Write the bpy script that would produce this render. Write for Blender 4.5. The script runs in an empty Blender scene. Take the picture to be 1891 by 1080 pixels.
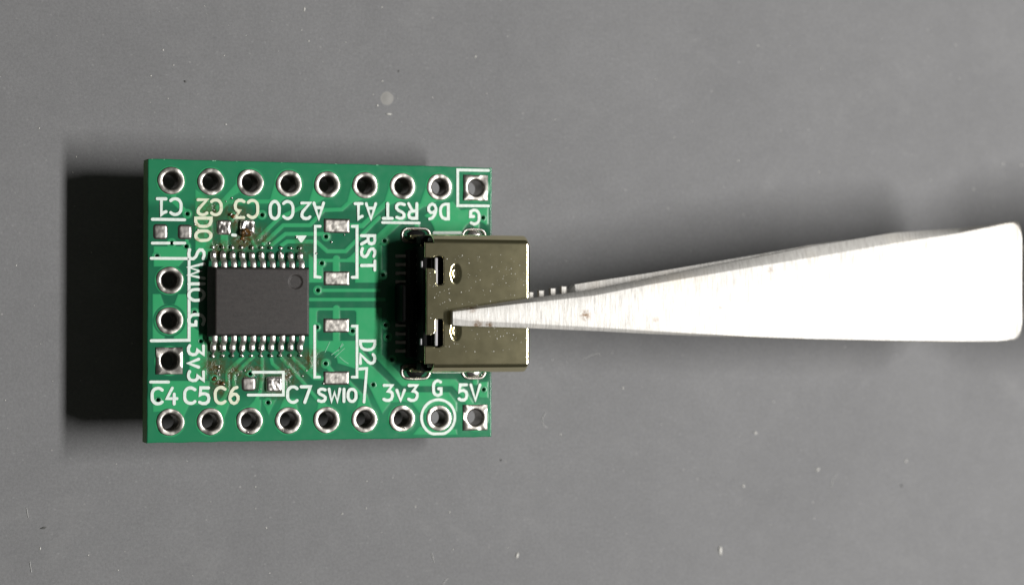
import bpy, bmesh, math, random
import numpy as np
from mathutils import Vector, Matrix, noise as mnoise

random.seed(7)
np.random.seed(7)
S = 0.001                      # everything below is written in millimetres
LIFT = 5.5                     # board top above the mat (mm); board coordinates have z = 0 on the board top

# ------------------------------------------------------------------ camera
CR = np.array([[0.94197875, 0.00170652, 0.33566819], [-0.00530864, 0.99993775, 0.00981392], [-0.33563054, -0.01102645, 0.94192917]])
CC = np.array([-34.64914, -0.87259, 133.00771])
FPX, IW, IH = 3900.0, 1891.0, 1080.0
scene = bpy.context.scene
cam_data = bpy.data.cameras.new('camera')
cam = bpy.data.objects.new('camera', cam_data)
scene.collection.objects.link(cam)
cam_data.sensor_fit = 'HORIZONTAL'
cam_data.sensor_width = 36.0
cam_data.lens = FPX * 36.0 / IW
cam_data.clip_start = 0.005
cam_data.clip_end = 10.0
m = Matrix([list(r) for r in CR.T]).to_4x4()
m.translation = Vector((CC[0] * S, CC[1] * S, (CC[2] + LIFT) * S))
cam.matrix_world = m
cam_data.dof.use_dof = True
cam_data.dof.focus_distance = 0.1345
cam_data.dof.aperture_fstop = 42.0
scene.camera = cam

# ------------------------------------------------------------------ world and lamp
world = bpy.data.worlds.new('World')
scene.world = world
world.use_nodes = True
bg = world.node_tree.nodes['Background']
bg.inputs['Color'].default_value = (0.96, 0.98, 0.84, 1)
bg.inputs['Strength'].default_value = 0.045

lamp_data = bpy.data.lights.new('led_bar_lamp', 'AREA')
lamp_data.shape = 'RECTANGLE'
lamp_data.size = 0.018
lamp_data.size_y = 0.140
lamp_data.energy = 1.15
lamp_data.color = (1.0, 0.982, 0.955)
lamp = bpy.data.objects.new('led_bar_lamp', lamp_data)
scene.collection.objects.link(lamp)
lp = Vector((0.168, -0.012, 0.222))
lz = lp.normalized()
ly = (Vector((0, 1, 0)) - lz * lz.y).normalized()
lx = ly.cross(lz)
lm = Matrix((lx, ly, lz)).transposed().to_4x4()
lm.translation = lp
lamp.matrix_world = lm

scene.view_settings.view_transform = 'Standard'
scene.view_settings.look = 'None'
scene.view_settings.exposure = 0.0
scene.view_settings.gamma = 1.0
scene.view_settings.use_curve_mapping = False
scene.cycles.max_bounces = 8
scene.cycles.use_denoising = True


def U(px, py, z=0.0):
    """point of the board's space (mm) at height z that the photograph shows at pixel px, py"""
    d = CR.T @ np.array([(px - IW / 2) / FPX, -(py - IH / 2) / FPX, -1.0])
    t = (z - CC[2]) / d[2]
    p = CC + t * d
    return (float(p[0]), float(p[1]), float(z))


# ------------------------------------------------------------------ materials
class Mat:
    def __init__(self, name, color=(.5, .5, .5), rough=.5, metal=0.0, spec=.5):
        self.m = bpy.data.materials.new(name)
        self.m.use_nodes = True
        self.nt = self.m.node_tree
        self.b = self.nt.nodes['Principled BSDF']
        self.b.inputs['Base Color'].default_value = (*color, 1)
        self.b.inputs['Roughness'].default_value = rough
        self.b.inputs['Metallic'].default_value = metal
        self.b.inputs['Specular IOR Level'].default_value = spec
        self._co = {}

    def n(self, t, **kw):
        nd = self.nt.nodes.new(t)
        for k, v in kw.items():
            setattr(nd, k, v)
        return nd

    def l(self, a, b):
        self.nt.links.new(a, b)

    def co(self, scale=(1, 1, 1)):
        """object coordinates in millimetres, times scale"""
        if scale not in self._co:
            tc = self.n('ShaderNodeTexCoord')
            mp = self.n('ShaderNodeMapping')
            mp.inputs['Scale'].default_value = [1000 * s for s in scale]
            self.l(tc.outputs['Object'], mp.inputs['Vector'])
            self._co[scale] = mp.outputs['Vector']
        return self._co[scale]

    def noise(self, scale, detail=4, rough=.55, stretch=(1, 1, 1), dist=0):
        nd = self.n('ShaderNodeTexNoise')
        nd.inputs['Scale'].default_value = scale
        nd.inputs['Detail'].default_value = detail
        nd.inputs['Roughness'].default_value = rough
        nd.inputs['Distortion'].default_value = dist
        self.l(self.co(stretch), nd.inputs['Vector'])
        return nd.outputs['Fac']

    def ramp(self, fac, stops):
        r = self.n('ShaderNodeValToRGB')
        el = r.color_ramp.elements
        while len(el) < len(stops):
            el.new(.5)
        for e, (p, c) in zip(el, stops):
            e.position = p
            e.color = (c, c, c, 1) if isinstance(c, (int, float)) else (*c, 1)
        self.l(fac, r.inputs['Fac'])
        return r.outputs['Color']

    def mix(self, fac, a, b, mode='MIX'):
        x = self.n('ShaderNodeMix', data_type='RGBA', blend_type=mode)
        for sock, v in ((x.inputs[0], fac), (x.inputs[6], a), (x.inputs[7], b)):
            if hasattr(v, 'is_linked'):
                self.l(v, sock)
            elif isinstance(v, (int, float)):
                sock.default_value = v
            else:
                sock.default_value = (*v, 1)
        return x.outputs[2]

    def attr(self, name):
        a = self.n('ShaderNodeAttribute')
        a.attribute_name = name
        return a.outputs['Fac']

    def color(self, sock):
        self.l(sock, self.b.inputs['Base Color'])

    def rough(self, sock):
        self.l(sock, self.b.inputs['Roughness'])

    def bump(self, height, dist_mm, strength=1.0):
        bn = self.n('ShaderNodeBump')
        bn.inputs['Distance'].default_value = dist_mm * S
        bn.inputs['Strength'].default_value = strength
        self.l(height, bn.inputs['Height'])
        if self.b.inputs['Normal'].is_linked:
            self.l(self.b.inputs['Normal'].links[0].from_socket, bn.inputs['Normal'])
        self.l(bn.outputs['Normal'], self.b.inputs['Normal'])


# grey desk mat
M_mat = Mat('mat_grey', rough=.8, spec=.15)
cl = M_mat.ramp(M_mat.noise(.09, 5, .6), [(.3, (.172, .1725, .177)), (.7, (.192, .1925, .197))])
fine = M_mat.ramp(M_mat.noise(5, 4, .8), [(.25, .84), (.75, 1.16)])
col = M_mat.mix(1.0, cl, fine, 'MULTIPLY')
smear = M_mat.ramp(M_mat.noise(.16, 8, .72, dist=.6), [(.56, 0.0), (.78, .35)])
col = M_mat.mix(smear, col, (.26, .26, .26))
vor = M_mat.n('ShaderNodeTexVoronoi')
vor.inputs['Scale'].default_value = .9
M_mat.l(M_mat.co(), vor.inputs['Vector'])
speck = M_mat.ramp(vor.outputs['Distance'], [(.035, 1.0), (.075, 0.0)])
sepc = M_mat.n('ShaderNodeSeparateColor')
M_mat.l(vor.outputs['Color'], sepc.inputs[0])
keep = M_mat.ramp(sepc.outputs[0], [(.6, 0.0), (.95, .5)])
sp = M_mat.mix(1.0, speck, keep, 'MULTIPLY')
col = M_mat.mix(sp, col, (.42, .41, .40))
v2 = M_mat.n('ShaderNodeTexVoronoi')
v2.inputs['Scale'].default_value = 1.9
M_mat.l(M_mat.co((1.0, 1.3, 1.0)), v2.inputs['Vector'])
sp2 = M_mat.ramp(v2.outputs['Distance'], [(.06, .5), (.2, 0.0)])
sepd = M_mat.n('ShaderNodeSeparateColor')
M_mat.l(v2.outputs['Color'], sepd.inputs[0])
col = M_mat.mix(M_mat.mix(1.0, sp2, M_mat.ramp(sepd.outputs[1], [(.35, 0.0), (.95, .75)]), 'MULTIPLY'), col, (.30, .30, .30))
blot = M_mat.ramp(M_mat.noise(.75, 5, .7), [(.3, .96), (.7, 1.04)])
col = M_mat.mix(1.0, col, blot, 'MULTIPLY')
M_mat.color(col)
M_mat.bump(M_mat.noise(6, 4, .75), .03, .55)

# solder mask: darker over bare laminate, lighter over copper, brown where flux has dried
M_mask = Mat('solder_mask_green', rough=.2, spec=.45)
bare = M_mask.mix(M_mask.attr('under'), (.0115, .118, .058), (.019, .178, .083))
g = M_mask.mix(M_mask.attr('copper'), bare, (.034, .300, .122))
fl = M_mask.mix(1.0, M_mask.attr('flux'), M_mask.ramp(M_mask.noise(2.6, 6, .75, dist=.8), [(.36, 0.0), (.56, 1.0)]), 'MULTIPLY')
g = M_mask.mix(fl, g, (.055, .042, .010))
M_mask.color(g)
M_mask.rough(M_mask.ramp(M_mask.noise(1.3, 4), [(.3, .15), (.7, .24)]))
M_mask.bump(M_mask.noise(3.5, 3), .003, .5)
M_mask.bump(fl, .015, .4)

M_fr4 = Mat('laminate_edge', (.05, .11, .035), .6)
M_fr4.color(M_fr4.ramp(M_fr4.noise(5, 4, stretch=(1, 1, 4)), [(.3, (.06, .17, .05)), (.7, (.13, .27, .09))]))
M_fr4.bump(M_fr4.noise(9, 4), .03, .6)

M_silk = Mat('silkscreen_white', rough=.62)
M_silk.color(M_silk.ramp(M_silk.noise(5, 5, .7), [(.3, (.50, .62, .55)), (.55, (.68, .745, .70))]))
M_silk.bump(M_silk.noise(11, 3), .01, .6)
M_silk_b = Mat('silkscreen_browned', rough=.5)
M_silk_b.color(M_silk_b.ramp(M_silk_b.noise(2.2, 5, .7), [(.30, (.30, .24, .10)), (.46, (.62, .66, .50))]))


def tin(name, col, r0, r1, bscale, bd):
    t = Mat(name, col, .3, 1.0)
    t.color(t.ramp(t.noise(3.2, 5, .65), [(.3, tuple(c * .6 for c in col)), (.62, col)]))
    t.rough(t.ramp(t.noise(4.5, 5, .7), [(.3, r0), (.7, r1)]))
    t.bump(t.noise(bscale, 4, .6), bd, .8)
    return t


M_tin = tin('tinned_copper', (.40, .38, .35), .29, .40, 2.2, .010)
M_solder = tin('solder_bright', (.66, .63, .60), .24, .34, 2.5, .010)
M_lead = tin('lead_plated', (.80, .77, .73), .33, .42, 5.0, .005)
M_pad = tin('tinned_pad', (.46, .435, .41), .30, .38, 2.0, .008)
M_contact = Mat('shaded_contact', (.26, .25, .235), .35, 1.0)  # base colour darkened for the shade behind the socket
M_burnt = Mat('burnt_flux', (.20, .075, .012), .22)
M_burnt.color(M_burnt.ramp(M_burnt.noise(4, 4), [(.35, (.014, .009, .004)), (.62, (.13, .062, .014))]))

M_chip = Mat('moulded_black', rough=.47, spec=.26)
ck = M_chip.ramp(M_chip.noise(6, 5, .85), [(.3, (.014, .0122, .0118)), (.72, (.035, .031, .0295))])
ck2 = M_chip.ramp(M_chip.noise(3.5, 5, .7, stretch=(.35, 1.2, 1)), [(.45, 0.0), (.75, .4)])
M_chip.color(M_chip.mix(ck2, ck, (.05, .043, .04)))
M_chip.bump(M_chip.noise(16, 3, .6), .012, .6)

M_shell = Mat('nickel_shell', (.80, .73, .52), .13, 1.0)
M_shell.color(M_shell.ramp(M_shell.noise(.7, 5, .6), [(.25, (.75, .68, .42)), (.75, (.82, .75, .48))]))
M_shell.rough(M_shell.ramp(M_shell.noise(1.2, 4, .6), [(.25, .120), (.8, .136)]))
M_shell.bump(M_shell.noise(10, 3, .6), .0006, .4)
M_shell.bump(M_shell.noise(.45, 2, .5), .006, .6)
M_plastic = Mat('black_plastic', (.005, .005, .005), .6, spec=.12)
M_plastic.bump(M_plastic.noise(8, 3), .01, .5)
M_ridge = Mat('grey_plastic_and_lit_edge', (.30, .29, .31), .45)  # grey plastic of the ridge, also used for the housing's painted lit edges
M_ridge.bump(M_ridge.noise(8, 3), .02, .5)

RUST = [(882, 600, .45), (903, 601, .35), (1080, 582, .5), (1086, 586, .25), (1330, 567, .3), (870, 566, .5), (1420, 499, .35), (1210, 590, .3)]
# tweezers: cross-ground stainless steel with rust freckles
M_steel = Mat('ground_steel', (.72, .70, .67), .4, 1.0)
gr = M_steel.noise(9.0, 5, .72, stretch=(1, .09, .3))
rust_n = M_steel.noise(.55, 7, .72)
rust = M_steel.ramp(rust_n, [(.66, 0.0), (.74, .6)])
for (rx_, ry_, rr_) in RUST:
    dn = M_steel.n('ShaderNodeVectorMath', operation='DISTANCE')
    M_steel.l(M_steel.co(), dn.inputs[0])
    pp = U(rx_, ry_, 3.75)
    dn.inputs[1].default_value = (pp[0] - U(1885, 520, 3.2)[0], pp[1], pp[2])
    near = M_steel.ramp(dn.outputs['Value'], [(rr_ * .25, 1.0), (rr_, 0.0)])
    spot = M_steel.mix(1.0, near, M_steel.ramp(M_steel.noise(5 + rr_, 6, .75), [(.42, 0.0), (.55, 1.0)]), 'MULTIPLY')
    rust = M_steel.mix(1.0, rust, spot, 'LIGHTEN')
base = M_steel.ramp(gr, [(.22, (.26, .25, .235)), (.64, (.44, .432, .416))])
tintn = M_steel.ramp(M_steel.noise(.28, 4, .6), [(.5, 0.0), (.75, .35)])
base = M_steel.mix(tintn, base, (.50, .445, .37))
M_steel.color(M_steel.mix(rust, base, (.13, .075, .035)))
M_steel.rough(M_steel.ramp(gr, [(.25, .62), (.75, .54)]))
M_steel.bump(gr, .02, .5)

M_dust = Mat('pale_dust', (.55, .54, .51), .8)
M_lint = Mat('lint', (.50, .50, .49), .8)
M_grit = Mat('dark_grit', (.085, .085, .083), .8)
M_scr = Mat('mask_scratch', (.16, .42, .26), .6)

# ------------------------------------------------------------------ mesh helpers
ORG = {}


def link(o, parent=None):
    scene.collection.objects.link(o)
    if parent is not None:
        o.parent = parent
    return o


def thing(name, org, label, cat, group=None):
    o = bpy.data.objects.new(name, None)
    o.empty_display_size = .005
    o.location = (org[0] * S, org[1] * S, (org[2] + LIFT) * S)
    o['label'] = label
    o['category'] = cat
    if group:
        o['group'] = group
    ORG[o.name] = org
    return link(o)


def finish(bm, name, smooth=True, ang=None):
    """bmesh in mm -> mesh in metres"""
    bmesh.ops.recalc_face_normals(bm, faces=bm.faces[:])
    for f in bm.faces:
        f.smooth = smooth
    bmesh.ops.scale(bm, vec=(S, S, S), verts=bm.verts[:])
    me = bpy.data.meshes.new(name)
    bm.to_mesh(me)
    bm.free()
    if smooth and ang:
        me.set_sharp_from_angle(angle=math.radians(ang))
    return me


def put(name, me, mat, parent, at=(0, 0, 0), rot=0.0, scale=None):
    """a mesh (metres, around its own origin) placed at a board-space point (mm) under a parent"""
    o = bpy.data.objects.new(name, me)
    if mat is not None and not me.materials:
        me.materials.append(mat.m)
    po = ORG.get(parent.name, (0, 0, 0)) if parent is not None else (0, 0, -LIFT)
    o.location = tuple((a - b) * S for a, b in zip(at, po))
    o.rotation_euler = (0, 0, rot)
    if scale:
        o.scale = scale
    link(o, parent)
    ORG[o.name] = at
    return o


def box(bm, c, d, bev=0.0, seg=2):
    r = bmesh.ops.create_cube(bm, size=1.0)
    vs = r['verts']
    bmesh.ops.scale(bm, vec=d, verts=vs)
    bmesh.ops.translate(bm, vec=c, verts=vs)
    if bev:
        es = list({e for v in vs for e in v.link_edges})
        bmesh.ops.bevel(bm, geom=es, offset=bev, segments=seg, profile=.5, affect='EDGES', clamp_overlap=True)


def lathe(bm, prof, n=40, jit=None):
    rings = []
    for k in range(n):
        a = 2 * math.pi * k / n
        row = []
        for i, (r, z) in enumerate(prof):
            dr, dz = jit(i, a) if jit else (0, 0)
            row.append(bm.verts.new(((r + dr) * math.cos(a), (r + dr) * math.sin(a), z + dz)))
        rings.append(row)
    for k in range(n):
        a, b = rings[k], rings[(k + 1) % n]
        for i in range(len(prof) - 1):
            bm.faces.new((a[i], a[i + 1], b[i + 1], b[i]))


def stroke(bm, pts, w, z, th, seg=5):
    """a printed line: flat ribbon with round ends and joints, as one strip"""
    P = [Vector((p[0], p[1])) for p in pts]
    q = [P[0]]
    for p in P[1:]:
        if (p - q[-1]).length > 1e-4:
            q.append(p)
    P = q
    h = w / 2
    closed = len(P) > 3 and (P[0] - P[-1]).length < 1e-3
    left, right = [], []
    n = len(P)
    for i in range(n):
        if closed:
            a, b = P[(i - 1) % (n - 1)] if i == 0 else P[i - 1], P[1] if i == n - 1 else P[i + 1]
            if i == 0:
                a = P[n - 2]
            d1, d2 = (P[i] - a).normalized(), (b - P[i]).normalized()
        else:
            d1 = (P[i] - P[i - 1]).normalized() if i else (P[1] - P[0]).normalized()
            d2 = (P[i + 1] - P[i]).normalized() if i < n - 1 else d1
        t = d1 + d2
        t = t.normalized() if t.length > 1e-6 else d2
        nn = Vector((-t.y, t.x))
        k = 1.0 / max(.6, abs(nn.dot(Vector((-d2.y, d2.x)))))
        j = 1 + .14 * (random.random() - .5)
        left.append(P[i] + nn * h * k * j)
        right.append(P[i] - nn * h * k * j)
    ring = []
    if not closed:
        d = (P[-1] - P[0 if n == 1 else -2]).normalized()
        a0 = math.atan2(d.y, d.x)
        endc = [P[-1] + Vector((math.cos(a0 + x), math.sin(a0 + x))) * h for x in
                [math.pi / 2 - math.pi * k / seg for k in range(1, seg)]]
        d = (P[0] - P[1]).normalized()
        a0 = math.atan2(d.y, d.x)
        strc = [P[0] + Vector((math.cos(a0 + x), math.sin(a0 + x))) * h for x in
                [math.pi / 2 - math.pi * k / seg for k in range(1, seg)]]
    T = lambda v, zz: bm.verts.new((v.x, v.y, zz))
    lt = [T(v, z) for v in left]
    rt = [T(v, z) for v in right]
    lb = [T(v, z - th) for v in left]
    rb = [T(v, z - th) for v in right]
    for i in range(n - 1):
        bm.faces.new((rt[i], rt[i + 1], lt[i + 1], lt[i]))
        bm.faces.new((lt[i], lt[i + 1], lb[i + 1], lb[i]))
        bm.faces.new((rb[i], rb[i + 1], rt[i + 1], rt[i]))
    if not closed:
        for cap, (l0, r0, lb0, rb0) in ((endc, (lt[-1], rt[-1], lb[-1], rb[-1])), (strc, (rt[0], lt[0], rb[0], lb[0]))):
            ct = [T(v, z) for v in cap]
            cb = [T(v, z - th) for v in cap]
            top = [l0] + ct + [r0]
            bot = [lb0] + cb + [rb0]
            bm.faces.new(top)
            for i in range(len(top) - 1):
                bm.faces.new((top[i], top[i + 1], bot[i + 1], bot[i]))


def nz(x, y, z=0.0, f=1.0):
    return mnoise.noise(Vector((x * f, y * f, z * f)))


def pad_dome(w, h, rad, height, lump, n=18, seed=0.0, dx=.07):
    """a solder-coated pad: rounded rectangle with a lumpy, drooping top"""
    bm = bmesh.new()
    nx, ny = max(6, int(w / dx)), max(6, int(h / dx))
    g = {}
    for i in range(nx + 1):
        for j in range(ny + 1):
            x, y = (i / nx - .5) * w, (j / ny - .5) * h
            qx, qy = abs(x) - (w / 2 - rad), abs(y) - (h / 2 - rad)
            if qx > 0 and qy > 0:
                L = math.hypot(qx, qy)
                lim = max(qx, qy)
                k = lim / L if L else 1
                x = math.copysign(w / 2 - rad + qx * k, x)
                y = math.copysign(h / 2 - rad + qy * k, y)
                qx, qy = abs(x) - (w / 2 - rad), abs(y) - (h / 2 - rad)
            d = rad - math.hypot(max(qx, 0), max(qy, 0)) if (qx > 0 or qy > 0) else rad + min(-qx, -qy)
            e = min(1.0, max(0.0, d / .16))
            prof = math.sqrt(max(0, 1 - (1 - e) ** 2))
            z = height * prof * (1 + lump * nz(x + seed, y - seed, seed, 2.4) + .5 * lump * nz(x, y, seed + 3, 6.0))
            g[i, j] = bm.verts.new((x, y, z - .012 * (1 - prof)))
    for i in range(nx):
        for j in range(ny):
            bm.faces.new((g[i, j], g[i + 1, j], g[i + 1, j + 1], g[i, j + 1]))
    return finish(bm, 'pad')


# ------------------------------------------------------------------ desk mat
bm = bmesh.new()
bmesh.ops.create_grid(bm, x_segments=8, y_segments=8, size=330)
mat_o = put('desk_mat', finish(bm, 'desk_mat', False), M_mat, None, (0, 0, -LIFT))
mat_o['kind'] = 'structure'
mat_o['label'] = 'plain grey desk mat under the circuit board'

# ------------------------------------------------------------------ circuit board
BX0, BX1, BY0, BY1, BT = -11.63, 11.31, -8.92, 8.98, 1.6
board = thing('circuit_board', (0, 0, -BT), 'small green circuit board with black chip and metal socket, held above the mat', 'circuit board')

holes_round = [(i * 2.54 - 10.16, 7.62) for i in range(8)] + [(i * 2.54 - 10.16, -7.62) for i in range(8)]
holes_round += [(-10.24, 1.33), (-10.24, -1.21)]
holes_square = [(10.16, 7.62), (10.16, -7.62), (-10.24, -3.75)]
vias_px = [(346, 395), (484, 397), (344, 455), (317, 449), (290, 473), (359, 577), (371, 630), (602, 437), (594, 486), (587, 536),
           (585, 604), (651, 611), (601, 671), (689, 710), (710, 445), (707, 508), (892, 402), (893, 719), (495, 743), (462, 690),
           (396, 698), (292, 738), (430, 400), (712, 600), (716, 622), (724, 664)]
vias = [U(*p)[:2] for p in vias_px]

# copper under the mask, as a signed distance field over the board
STEP = .04
nx = int(round((BX1 - BX0) / STEP)) + 1
ny = int(round((BY1 - BY0) / STEP)) + 1
gx = np.linspace(BX0, BX1, nx)
gy = np.linspace(BY0, BY1, ny)
GX, GY = np.meshgrid(gx, gy, indexing='ij')
SD = np.full((nx, ny), -1.0)
MMPX = 1 / 28.0


def seg_d(x, y, a, b):
    ax, ay = a
    bx, by = b
    dx, dy = bx - ax, by - ay
    t = np.clip(((x - ax) * dx + (y - ay) * dy) / (dx * dx + dy * dy + 1e-12), 0, 1)
    return np.hypot(x - ax - t * dx, y - ay - t * dy)


def window(pts, pad):
    x0, x1 = min(p[0] for p in pts) - pad, max(p[0] for p in pts) + pad
    y0, y1 = min(p[1] for p in pts) - pad, max(p[1] for p in pts) + pad
    i0, i1 = np.searchsorted(gx, [x0, x1])
    j0, j1 = np.searchsorted(gy, [y0, y1])
    return slice(max(0, i0), min(nx, i1)), slice(max(0, j0), min(ny, j1))


def comb(w, s, sub):
    SD[w] = np.minimum(SD[w], -s) if sub else np.maximum(SD[w], s)


def trace(px, wpx, sub=False):
    p = [U(*q)[:2] for q in px]
    r = wpx * MMPX / 2
    w = window(p, r + 1)
    d = np.full(GX[w].shape, 9.0)
    for a, b in zip(p[:-1], p[1:]):
        d = np.minimum(d, seg_d(GX[w], GY[w], a, b))
    comb(w, r - d, sub)


def disc(px, rpx, sub=False, mm=None):
    p = mm or U(*px)[:2]
    r = rpx * MMPX
    w = window([p], r + 1)
    comb(w, r - np.hypot(GX[w] - p[0], GY[w] - p[1]), sub)


def poly(px, sub=False, rnd=0.0):
    p = [U(*q)[:2] for q in px]
    w = window(p, 1)
    x, y = GX[w], GY[w]
    d = np.full(x.shape, 9.0)
    ins = np.zeros(x.shape, bool)
    for a, b in zip(p, p[1:] + p[:1]):
        d = np.minimum(d, seg_d(x, y, a, b))
        c = ((a[1] > y) != (b[1] > y)) & (x < (b[0] - a[0]) * (y - a[1]) / (b[1] - a[1] + 1e-12) + a[0])
        ins ^= c
    comb(w, np.where(ins, d, -d) + rnd * MMPX, sub)


# pours
poly([(574, 478), (640, 478), (668, 452), (705, 452), (705, 655), (690, 660), (672, 700), (640, 694), (576, 694)])
poly([(672, 664), (690, 678), (737, 724), (829, 724), (843, 743), (843, 760), (775, 762), (760, 742), (722, 742), (706, 763), (686, 722), (672, 694)])
poly([(763, 802), (774, 788), (842, 792), (844, 802)])
poly([(778, 402), (788, 395), (835, 372), (850, 388), (901, 384), (901, 414), (862, 428), (800, 428)])
poly([(886, 706), (901, 704), (901, 734), (884, 733)])
poly([(282, 543), (345, 543), (345, 625), (282, 625)])
poly([(284, 455), (345, 455), (345, 475), (330, 492), (284, 492)])
poly([(281, 703), (387, 703), (385, 746), (349, 748), (338, 772), (322, 757), (283, 760)])
poly([(361, 350), (392, 372), (392, 470), (361, 470)])
poly([(570, 470), (582, 478), (578, 690), (571, 690)])
poly([(350, 600), (382, 620), (382, 700), (350, 700)])
# clearances
disc((762, 436), 44, True)
disc((880, 436), 28, True)
disc((312.5, 591.6), 29, True)
poly([(295, 540), (330, 540), (322, 562), (303, 562)], True)
poly([(308, 585), (317, 585), (317, 640), (308, 640)], True, 4)
trace([(572, 545), (710, 545)], 46, True)
poly([(590, 578), (653, 578), (653, 624), (590, 624)], True, 5)
poly([(601, 489), (651, 489), (651, 528), (601, 528)], True, 5)
trace([(584, 446), (604, 464), (638, 464), (660, 442)], 26, True)
disc((601, 671), 23, True)
trace([(612, 678), (650, 690)], 22, True)
trace([(690, 668), (735, 714), (836, 714), (850, 733)], 11, True)
trace([(668, 640), (690, 668)], 7, True)
disc((741.7, 772.8), 32, True)
disc((810.2, 771.3), 27, True)
disc((876.9, 770.9), 30, True)
# traces
trace([(587, 536), (700, 536)], 6)
trace([(572, 553), (710, 553)], 6)
trace([(621, 570), (621, 634)], 13)
trace([(621, 478), (621, 505)], 13)
disc((601, 671), 9)
trace([(601, 671), (616, 690)], 8)
trace([(540, 446), (584, 446), (604, 464), (638, 464), (656, 446), (700, 402)], 7)
trace([(697, 655), (745, 706), (838, 706), (858, 728), (876, 760)], 13)
trace([(316, 335), (322, 372), (346, 395)], 9)
trace([(441, 345), (412, 372), (402, 384)], 9)
poly([(437, 338), (441, 356), (410, 374), (408, 370)])
trace([(515, 372), (420, 373), (402, 392)], 7)
poly([(508, 336), (533, 362), (515, 374), (498, 372)])
poly([(581, 338), (604, 364), (580, 378), (569, 378)])
trace([(575, 374), (515, 403), (476, 441)], 7)
poly([(650, 340), (675, 366), (648, 376), (640, 378)])
trace([(645, 374), (631, 387), (598, 388), (572, 416), (523, 416), (487, 450)], 7)
trace([(598, 432), (527, 432), (502, 452)], 7)
trace([(540, 446), (530, 446), (520, 453)], 7)
poly([(720, 340), (745, 368), (716, 380), (708, 380)])
trace([(712, 376), (669, 417), (640, 417)], 9)
poly([(788, 341), (811, 369), (785, 382), (774, 382)])
trace([(780, 378), (748, 400), (692, 452)], 9)
trace([(735, 402), (682, 452)], 8)
trace([(372, 380), (372, 430), (392, 455)], 7)
trace([(458, 430), (472, 455)], 6)
trace([(414, 430), (414, 458)], 13)
trace([(448, 660), (420, 686), (420, 722), (396, 764)], 7)
poly([(384, 760), (412, 778), (424, 745), (418, 738)])
trace([(467, 659), (432, 692), (432, 712)], 6)
trace([(484, 662), (484, 684), (481, 722), (462, 762)], 6)
poly([(444, 766), (474, 735), (482, 738), (480, 770)])
trace([(501, 662), (503, 671), (524, 690), (532, 760)], 6)
poly([(510, 770), (524, 736), (545, 736), (554, 770)])
trace([(520, 661), (560, 706), (590, 742), (600, 765)], 6)
poly([(584, 770), (588, 740), (600, 744), (618, 760)])
trace([(541, 661), (580, 698), (640, 700), (668, 730)], 6)
poly([(654, 768), (666, 726), (677, 726), (692, 768)])
poly([(485, 738), (509, 738), (496, 766)])
trace([(345, 455), (345, 440), (341, 430)], 6)
trace([(880, 430), (880, 402), (892, 402)], 10)
trace([(878, 680), (878, 706)], 10)
trace([(770, 430), (770, 416)], 9)
for v in vias:
    disc(None, 8.5, mm=v)
for h in holes_round + holes_square:
    disc(None, 26, mm=h)

cop = np.clip(SD / .06 + .5, 0, 1)
cop = cop * cop * (3 - 2 * cop)
hz_ = np.clip(SD / .2 + .5, 0, 1)
Z = .013 * hz_ * hz_ * (3 - 2 * hz_)

# dried flux, where the soldering was done
FX = np.zeros_like(SD)
for px, r, a in [((436, 400), 26, 1.0), ((450, 440), 30, .9), ((388, 392), 30, .55), ((480, 440), 24, .6), ((396, 680), 26, .8), ((408, 712), 22, 1.0),
                 ((430, 690), 22, .9), ((470, 690), 26, .8), ((530, 695), 22, .9), ((540, 680), 30, .5), ((510, 712), 26, .6), ((575, 665), 22, .7),
                 ((395, 640), 20, .5), ((404, 460), 22, .7), ((380, 425), 24, .5), ((560, 460), 22, .4)]:
    p = U(*px)
    d = np.hypot(GX - p[0], GY - p[1]) / (r * MMPX)
    FX = np.maximum(FX, min(1.0, 1.35 * a) * np.clip(1.35 - d, 0, 1))

# slightly ragged routed edge
VX, VY = GX.copy(), GY.copy()
for j in range(ny):
    VX[0, j] += .018 * nz(gy[j], 3.1, 0, 1.7)
    VX[-1, j] += .018 * nz(gy[j], 9.1, 0, 1.7)
for i in range(nx):
    VY[i, 0] += .03 * nz(gx[i], 5.1, 0, 1.1)
    VY[i, -1] += .03 * nz(gx[i], 7.7, 0, 1.1)
edge = np.zeros_like(Z)
edge[[0, -1], :] = -.05
edge[:, [0, -1]] = -.05
Zt = Z + edge

fcx = (GX[:-1, :-1] + GX[1:, 1:]) / 2
fcy = (GY[:-1, :-1] + GY[1:, 1:]) / 2
open_ = np.zeros(fcx.shape, bool)
for h in holes_round + holes_square:
    open_ |= np.hypot(fcx - h[0], fcy - h[1]) < .66
for v in vias:
    open_ |= np.hypot(fcx - v[0], fcy - v[1]) < .15
for sx, sy in ((6.05, 4.33), (6.05, -4.49), (10.05, 4.33), (10.05, -4.49)):
    open_ |= (np.abs(fcx - sx) < .45) & (np.abs(fcy - sy) < .25)
idx = np.arange(nx * ny).reshape(nx, ny)
ii, jj = np.nonzero(~open_)
quads = np.stack([idx[ii, jj], idx[ii + 1, jj], idx[ii + 1, jj + 1], idx[ii, jj + 1]], 1)
co = np.stack([VX.ravel(), VY.ravel(), Zt.ravel() + BT], 1) * S
me = bpy.data.meshes.new('solder_mask')
me.vertices.add(len(co))
me.vertices.foreach_set('co', co.ravel())
me.loops.add(quads.size)
me.loops.foreach_set('vertex_index', quads.ravel().astype(np.int32))
me.polygons.add(len(quads))
me.polygons.foreach_set('loop_start', np.arange(0, quads.size, 4, dtype=np.int32))
me.polygons.foreach_set('use_smooth', np.ones(len(quads), bool))
me.update()
UN = np.clip((np.abs(GY) - 5.9) / .5, 0, 1)   # copper on the far side of the laminate, along both rows of holes
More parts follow.
